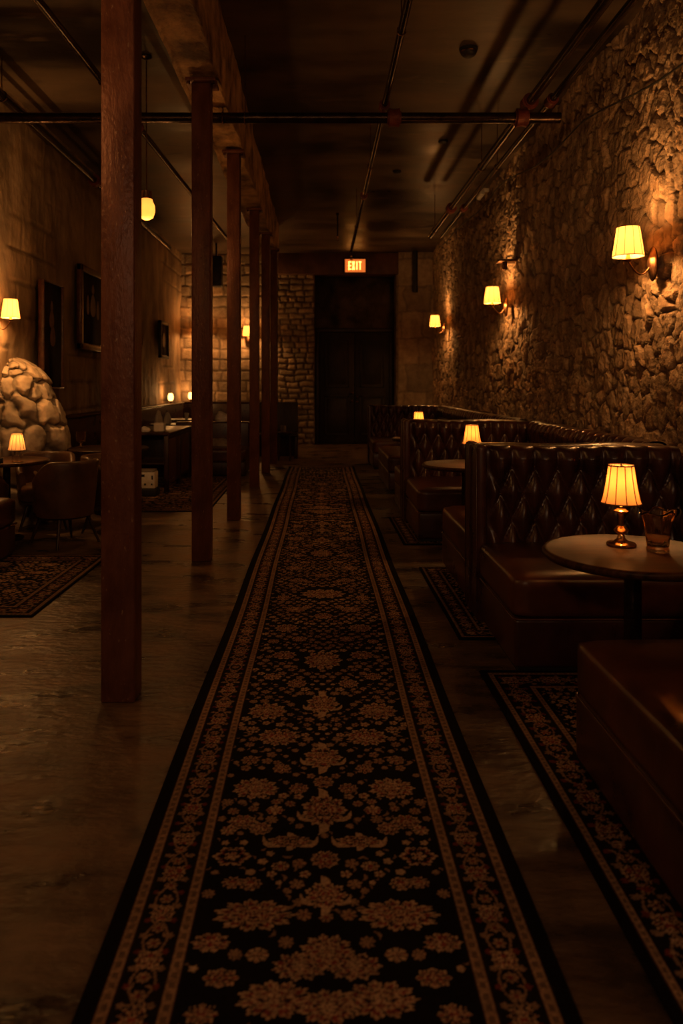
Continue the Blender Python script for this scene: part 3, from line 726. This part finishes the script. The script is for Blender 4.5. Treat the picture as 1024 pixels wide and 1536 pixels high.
make_rug('patterned_rug', 'dark floral rug under the closest leather divider', .755, 2.0, 4.03, 5.62, (.02, .02, .09, .02), rnd_motifs(.8, 4.2, 5.5, 5), seed=11, step=.008, group=GR)
make_rug('patterned_rug', 'dark floral rug under the middle booth table', .72, 2.0, 6.42, 7.75, (.02, .02, .09, .02), rnd_motifs(.8, 6.6, 7.6, 6), seed=12, step=.01, group=GR)
make_rug('patterned_rug', 'floral rug at the left edge beside the closest column', -3.25, -1.73, 4.42, 6.02, (.02, .03, .12, .03), rnd_motifs(1.1, 4.6, 5.9, 7), seed=13, step=.0075)
make_rug('patterned_rug', 'floral rug under the wooden service counter', -2.9, -1.24, 8.12, 11.2, (.02, .03, .12, .03), rnd_motifs(1.2, 8.3, 11, 9), seed=14, step=.012, z=.009)

# ------------------------------------------------------------------ left side furniture
def make_chair(loc, rz, lab, h=.74, name='tub_chair'):
    """tub chair facing -y"""
    t = thing(name, lab, 'chair', loc, rz, 'low leather tub chairs')
    n = 40; A = 2.15; ths = np.linspace(-A, A, n); P = []
    for th in ths:
        a = abs(th)/A; top = h-.17*sst(np.array(a), .45, 1.)-.0; rr = .29-.01*a
        dx, dy = math.sin(th), math.cos(th); row = []
        for kk, z in enumerate(np.linspace(.26, top-.02, 8)): 
            q = rr*(.86+.16*((z-.26)/(h-.26))**.8); row.append((q*dx, q*dy, z))
        q = rr*1.02*(.86+.14*((top-.26)/(h-.26)))
        for k in range(1, 7):
            b = PI*k/6; row.append(((q+.0-.03*(1-math.cos(b)))*dx, (q-.03*(1-math.cos(b)))*dy, top-.02+.028*math.sin(b)))
        for z in np.linspace(top-.03, .30, 7): row.append(((q-.062-.02*(1-(z-.3)/(top-.3)))*dx, (q-.062-.02*(1-(z-.3)/(top-.3)))*dy, z))
        P.append(row)
    P = np.array(P, dtype=float); bm = bmesh.new(); V = [[bm.verts.new(p) for p in r] for r in P.tolist()]
    for i in range(len(V)-1):
        for j in range(len(V[0])): k = (j+1) % len(V[0]); bm.faces.new((V[i][j], V[i+1][j], V[i+1][k], V[i][k]))
    bm.faces.new(V[0]); bm.faces.new(V[-1]); from_bm('backrest', bm, 'chairleather', t)
    lathe('seat', [(0, .27), (.2, .27), (.245, .29), (.255, .34), (.25, .40), (.225, .43), (.12, .445), (0, .447)], 'chairleather', t, 36, c=(0, -.03, 0))
    lathe('seat_frame', [(0, .24), (.22, .24), (.245, .26), (.235, .285), (0, .285)], 'darkwood', t, 36, c=(0, -.01, 0))
    for sx, sy in ((-1, -1), (1, -1), (-1, 1), (1, 1)):
        tube('leg', [(sx*.14, sy*.13, .26), (sx*.215, sy*.20, 0)], [.02, .010], 'darkwood', t, 10)
    return t
make_chair((-2.27, 6.50, 0), -PI/2-.62, 'brown leather tub chair with its back to the closest column')
make_chair((-2.72, 7.25, 0), .25, 'leather tub chair behind the left lamp table, its lit seat back showing', h=.72)
make_chair((-3.0, 6.38, 0), PI-.3, 'leather tub chair cut by the left edge, beside the left lamp table', h=.70)
make_chair((-2.02, 7.1, 0), 1.4, 'leather tub chair half hidden behind the closest column', h=.72)
make_table((-2.86, 6.68, 0), .37, 'round table with a lit glass lamp at the left edge', h=.72)
make_table((-2.32, 8.02, 0), .43, 'dark round table with an unlit amber goblet, before the left wall', h=.72, m='darkwood')
bn = thing('leather_bench', 'leather bench corner cut by the left edge of the picture', 'bench', (-3.2, 4.9, 0))
cushion('seat_cushion', (0, 0, .265), (.7, 1.15, .48), 'leather2', bn); box('base', (.01, .01, .03), (.69, 1.14, .27), 'leather', bn, .02, 3); box('plinth', (.03, .03, 0), (.67, 1.12, .035), 'black', bn)
box('brass_strip', (.69, 1.02, .26), (.706, 1.13, .275), 'brass', bn, .003)
# lamp on a clear glass holder
gl = thing('glass_lamp', 'small lit lamp with a clear glass foot on the left table', 'table lamp', (-2.70, 6.52, .7195))
for k in range(6):
    th = 2*PI*k/6; tube('glass_foot', [(.038*math.cos(th), .038*math.sin(th), .003), (.040*math.cos(th), .040*math.sin(th), .10)], .007, 'glass', gl, 8)
lathe('base', [(0, 0), (.048, 0), (.05, .004), (0, .007)], 'brass', gl, 24); lathe('collar', [(.0, .096), (.045, .096), (.045, .102), (.01, .104), (.006, .2), (0, .21)], 'brass', gl, 24)
shade(gl, .074, .047, .105, .245, 'wallshade', panels=12); bulb(gl, (0, 0, .2), TABLE_W*1.5, .014); bulb(gl, (0, 0, .13), TABLE_W*1.0, .012)
tag(lathe('candle_jar', [(0, 0), (.02, 0), (.022, .004), (.022, .04), (.02, .045), (0, .045)], 'black', None, 20, c=(-2.80, 6.42, .7195)), 'tiny dark jar left of the glass footed lamp', 'jar')
gb = lathe('goblet', [(0, 0), (.035, 0), (.036, .004), (.008, .01), (.007, .05), (.012, .06), (.045, .075), (.052, .13), (.050, .18), (.047, .18), (.048, .13), (.042, .08), (0.001, .064)], 'amber', None, 32, c=(-2.60, 7.95, .7195), caps=False)
tag(gb, 'amber goblet standing unlit on the dark table before the left wall', 'glass')

# boulder heap by the left wall
th, ph = np.meshgrid(np.linspace(0, 2*PI, 260), np.linspace(0, 1, 180), indexing='ij')
H = 1.72; prof = np.cos(ph*PI/2)**.85; zz = H*np.sin(ph*PI/2)
rad = .70*prof*(1+.08*np.cos(3*th+1)*(1-ph))
arc = th*.6; F1, F2, R_, R2_ = voro(arc*4.6+.9*(fbm(th*3, ph*7, 3)-.5), ph*8+1.0*(fbm(th*3, ph*6, 6)-.5)+2, 31)
# make the seam at th=0 face the wall
bump = sst(F2-F1, .0, .35)*.10*(1-ph*.6)+.09*(R_-.5)+.05*fbm(th*6, ph*14, 2)
rad = rad+bump*(1-ph**6); zz = zz+.05*bump
rad[:, -1] = 0
P = np.stack([-3.48-rad*np.cos(th), 7.98+rad*1.0*np.sin(th), zz], -1); P[-1] = P[0]
P[:, 0, 2] = 0
tt = (.7+.4*R_)*(.35+.65*sst(F2-F1, .0, .22))*(.8+.4*fbm(th*3, ph*6, 9))
tag(grid('boulder_heap', P, 'boulder', attrs={'tint': tintrgb(tt, R2_)}), 'heap of pale rounded boulders piled against the left wall', 'rocks')

# banquettes along the left and back walls
def banquette(name, lab, lo, hi, wall):
    t = thing(name, lab, 'banquette', (lo[0], lo[1], 0)); W, D = hi[0]-lo[0], hi[1]-lo[1]
    if wall == 'left':
        box('backrest', (0, 0, .3), (.16, D, 1.0), 'leather', t, .03, 4); cushion('seat_cushion', (.15, 0, .26), (W, D, .47), 'leather', t)
        box('base', (.05, .02, .0), (W-.02, D-.02, .27), 'darkwood', t); box('ledge', (-.06, 0, .99), (.19, D, 1.02), 'wood', t, .008)
    else:
        box('backrest', (0, D-.16, .3), (W, D, 1.0), 'leather', t, .03, 4); cushion('seat_cushion', (0, 0, .26), (W, D-.15, .47), 'leather', t)
        box('base', (.02, .02, 0), (W-.02, D-.05, .27), 'darkwood', t); box('ledge', (0, D-.19, .99), (W, D+.04, 1.02), 'wood', t, .008)
    return t
banquette('wall_banquette', 'dark leather banquette running along the left wall', (-3.24, 8.85), (-2.93, 16.4), 'left')
banquette('wall_banquette', 'dark leather banquette along the back wall left of the columns', (-3.2, 16.55), (-1.0, 17.15), 'back')
# small ledge lamps
for i, (x, y) in enumerate(((-3.10, 15.15), (-3.02, 17.02))):
    t = thing('ledge_lamp', ['small glowing lamp on the ledge of the left banquette', 'small glowing lamp on the back banquette ledge, beside the second column'][i], 'small lamp', (x, y, 1.02), 0, 'small glowing lamps on the banquette ledges')
    lathe('holder', [(0, 0), (.05, 0), (.02, .012), (.014, .05), (.035, .06), (0, .062)], 'bronze', t, 20)
    lathe('glowing_glass', [(.03, .06), (.055, .09), (.058, .15), (.042, .21), (0, .215)], 'wax', t, 20)
    bulb(t, (0, 0, .26), 6., .04)

# paintings on the left wall
def painting(name, lab, y0, y1, z0, z1, fr, fm, fig):
    t = thing(name, lab, 'painting', (XL+.17, (y0+y1)/2, z0)); w_ = (y1-y0)/2; h_ = z1-z0
    box('canvas', (-.02, -w_+fr*.6, fr*.6), (.008, w_-fr*.6, h_-fr*.6), 'canvas', t, 0)
    if fr:
        bm = bmesh.new()
        for a, b in (((-w_, 0), (w_, fr)), ((-w_, h_-fr), (w_, h_)), ((-w_, 0), (-w_+fr, h_)), ((w_-fr, 0), (w_, h_))):
            abox(bm, (-.03, a[0], a[1]), (.04, b[0], b[1]), .012)
        from_bm('frame', bm, fm, t)
    # dim figures: painted shapes standing a hair proud of the canvas
    bm = bmesh.new()
    for (cy, cz, ry, rz) in fig:
        vs = [bm.verts.new((.0095, cy*w_+ry*w_*math.cos(2*PI*k/20)*(1-.3*math.sin(2*PI*k/20)), cz*h_+rz*h_*math.sin(2*PI*k/20))) for k in range(20)]; bm.faces.new(vs)
    from_bm('painted_figure', bm, 'skin', t, smooth=False)
painting('unframed_painting', 'tall narrow dark painting on the left wall, left of the framed one', 8.40, 9.06, 1.36, 2.62, .018, 'frame', [(.0, .78, .12, .05), (.0, .66, .22, .09), (.1, .5, .25, .10)])
painting('framed_painting', 'dark painting in a heavy reddish frame on the left wall', 9.72, 10.9, 1.88, 3.02, .09, 'frame', [(0, .76, .1, .06), (0, .56, .2, .14), (-.38, .55, .1, .12), (.38, .52, .1, .12)])
painting('framed_painting', 'small far dark frame on the left wall between the first and second columns', 14.6, 15.35, 1.95, 2.7, .06, 'black', [(0, .5, .3, .2)])
sp = thing('wall_speaker', 'black loudspeaker hanging high at the back left corner', 'speaker', (-2.28, 16.0, 3.55))
box('cabinet', (-.13, -.14, 0), (.13, .14, .66), 'black', sp, .02, 3)
lathe('woofer', [(.0, 0), (.05, .01), (.10, .03), (.11, .03)], 'darkwood', sp, 24).matrix_local = Matrix.Translation((0, -.14, .2)) @ Matrix.Rotation(PI/2, 4, 'X')
box('bracket', (-.02, -.02, .64), (.02, .02, .95), 'iron', sp, .004)

# hanging lamp
FG = shade_mat('frosted_glass', (1, .38, .06), .8, (.8, .5, .2))
def make_pendant(loc, lab, power, color=WARM):
    pn = thing('pendant_lamp', lab, 'pendant lamp', loc)
    lathe('ceiling_rose', [(.05, 0), (.05, -.015), (.03, -.03), (.008, -.035)], 'iron', pn, 24)
    tube('rod', [(0, 0, -.02), (0, 0, -1.27)], .006, 'bronze', pn, 8)
    lathe('lamp_cap', [(.01, -1.26), (.05, -1.275), (.052, -1.34), (.055, -1.35)], 'brass', pn, 28)
    lathe('glass_shade', [(.055, -1.35), (.060, -1.37), (.078, -1.41), (.080, -1.47), (.062, -1.52), (.03, -1.54), (.0, -1.543)], FG, pn, 32)
    lathe('light_bulb', [(0, -1.40), (.02, -1.41), (.03, -1.445), (.02, -1.475), (0, -1.48)], 'flame', pn, 16)
    bulb(pn, (0, 0, -1.60), power, .09, color)
make_pendant((-1.64, 6.9, ZC), 'small glass pendant lamp hanging on a long rod behind the closest column', 11)
make_pendant((-1.75, 2.6, ZC), 'unseen small glass pendant lamp added above the left edge to light the foreground', 15)  # added unseen pendant, lights the near floor and column edges
make_pendant((-1.0, -2.5, ZC), 'unseen small glass pendant lamp added behind the camera on the left as frontal light', 62, (1, .56, .29))  # added behind the camera as frontal light on the column faces
make_pendant((1.2, -2.5, ZC), 'unseen small glass pendant lamp added behind the camera on the right as frontal light', 48, (1, .56, .29))  # added behind the camera so leather and runner catch frontal light

# service counter
ct = thing('service_counter', 'dark wooden service counter with upright panels between the first two columns', 'counter', (-2.62, 9.55, 0))
box('worktop', (-.02, -.04, .745), (.66, 1.6, .785), 'wood', ct, .015, 3)
for y in (0.02, .54, 1.06): box('side_panel', (.60, y, .14), (.63, y+.50, .745), 'cabinet', ct, .006)
for x, y in ((.58, -.02), (.0, -.02), (.58, 1.5), (0, 1.5), (.58, .78)): box('leg', (x, y, 0), (x+.06, y+.06, .745), 'darkwood', ct, .006)
box('back_panel', (.04, .02, .14), (.06, 1.55, .745), 'darkwood', ct, .004); box('shelf', (.04, .02, .36), (.6, 1.55, .385), 'darkwood', ct, .004)
box('inner_panel', (.05, .5, .14), (.6, .52, .745), 'darkwood', ct, .004); box('bottom_rail', (.60, .0, .10), (.635, 1.56, .15), 'wood', ct, .005)
box('handle_rail', (.635, .02, .70), (.65, 1.56, .74), 'wood', ct, .006)
cb = thing('carton', 'white printed carton with black marks in front of the counter', 'box', (-2.2, 9.28, .0095))
box('dolly', (-.14, -.12, 0), (.14, .12, .10), 'black', cb, .01); box('carton_body', (-.12, -.1, .10), (.12, .1, .30), 'white', cb, .006)
box('carton_lid', (-.11, -.09, .30), (.11, .09, .33), 'greycloth', cb, .006)
bm = bmesh.new()
for x, z, a, b in ((-.03, .26, .05, .03), (-.09, .15, .02, .02), (.0, .15, .025, .025), (.085, .15, .02, .02), (.09, .235, .02, .05), (-.08, .235, .06, .012)): abox(bm, (x-a/2, -.1035, z-b/2), (x+a/2, -.1, z+b/2))
from_bm('printed_marks', bm, 'black', cb, smooth=False)
def lump(name, loc, s, m, lab, cat, seed=1, group=None):
    bm = bmesh.new(); bmesh.ops.create_icosphere(bm, subdivisions=4, radius=1)
    for v in bm.verts:
        n = v.co.normalized(); k = 1+.10*math.sin(5*n.x+seed)+.08*math.sin(7*n.y+2*seed)+.05*math.sin(11*n.z+seed)
        v.co = Vector((n.x*s[0]*k, n.y*s[1]*k, max(-.55, n.z)*s[2]*k+s[2]*.55))
        if v.co.z < .002: v.co.z = 0
    o = from_bm(name, bm, m, sharp=False); o.location = loc; return tag(o, lab, cat, group)
o = box('napkin_box', (-.07, -.06, 0), (.07, .06, .12), 'white', None, .02, 3); o.location = (-2.14, 9.75, .785); tag(o, 'boxy stack of white napkins on the near end of the counter', 'napkins')
lump('crumpled_napkin', (-2.33, 9.72, .785), (.07, .05, .045), 'white', 'small crumpled white napkin left of the napkin stack', 'napkin', 2)
lump('cloth_bundle', (-1.62, 11.95, .81), (.11, .09, .10), 'white', 'rounded white cloth bundle on top of the low sofa back, between second and third columns', 'cloth', 3)
# low sofa behind the second and third column
so = thing('low_sofa', 'low dark sofa seen between the second and fourth columns', 'sofa', (-2.35, 11.25, 0))
cushion('seat_cushion', (0, 0, .2), (1.2, .65, .42), 'leather', so); box('base', (.02, .02, .02), (1.18, .8, .22), 'darkwood', so); box('backrest', (0, .6, .2), (1.2, .80, .81), 'leather', so, .03, 4)
lump('sofa_cushion', (-1.62, 11.6, .425), (.17, .10, .09), 'greycloth', 'grey cushion lying on the seat of the low dark sofa', 'cushion', 5)
make_table((-2.62, 14.2, 0), .36, 'small far table with a white cup beside the left banquette', h=.75, m='darkwood')
tag(lathe('cup', [(0, 0), (.03, 0), (.04, .09), (.042, .12), (.037, .12), (.035, .09), (0, .01)], 'white', None, 20, c=(-2.58, 14.1, .75)), 'small white cup on the far table beside the left banquette', 'cup')
make_table((-2.55, 12.4, 0), .34, 'far table with upright white napkins behind the counter', h=.75, m='darkwood')
for i, (x, y, hh) in enumerate(((-2.72, 12.3, .24), (-2.60, 12.45, .2))):
    o = lathe('folded_napkin', [(.05, 0), (.06, .02), (.05, hh*.5), (.025, hh*.9), (0, hh)], 'white', None, 24, c=(x, y, .75), f=lambda th, z: 1+.18*math.cos(6*th))
    tag(o, ['taller upright folded white napkin on the table behind the counter', 'shorter upright folded white napkin on the table behind the counter'][i], 'napkin', 'upright folded napkins')
# high-backed bench and stand beyond the last column
hb = thing('high_back_bench', 'black high-backed bench against the wall beyond the last column', 'bench', (-1.25, 14.0, 0))
box('backrest', (0, .5, 0), (.80, .58, 1.07), 'darkwood', hb, .01); box('seat', (0, 0, .42), (.80, .5, .47), 'darkwood', hb, .01)
for x in (0.0, .74): box('side_post', (x, -.0, 0), (x+.06, .06, .42), 'darkwood', hb, .006)
st = thing('side_stand', 'small dark side table with a cup beyond the last column', 'table', (-.68, 13.72, 0))
box('top', (-.13, -.13, .50), (.14, .13, .53), 'wood', st, .008)
for sx in (-1, 1):
    for sy in (-1, 1): tube('leg', [(sx*.09, sy*.09, .5), (sx*.11, sy*.11, 0)], .014, 'darkwood', st, 8)
tag(lathe('cup', [(0, 0), (.045, 0), (.055, .06), (.05, .12), (.044, .12), (.046, .06), (0, .01)], 'greycloth', None, 20, c=(-.70, 13.68, .53)), 'squat grey cup on the side table beyond the last column', 'cup')
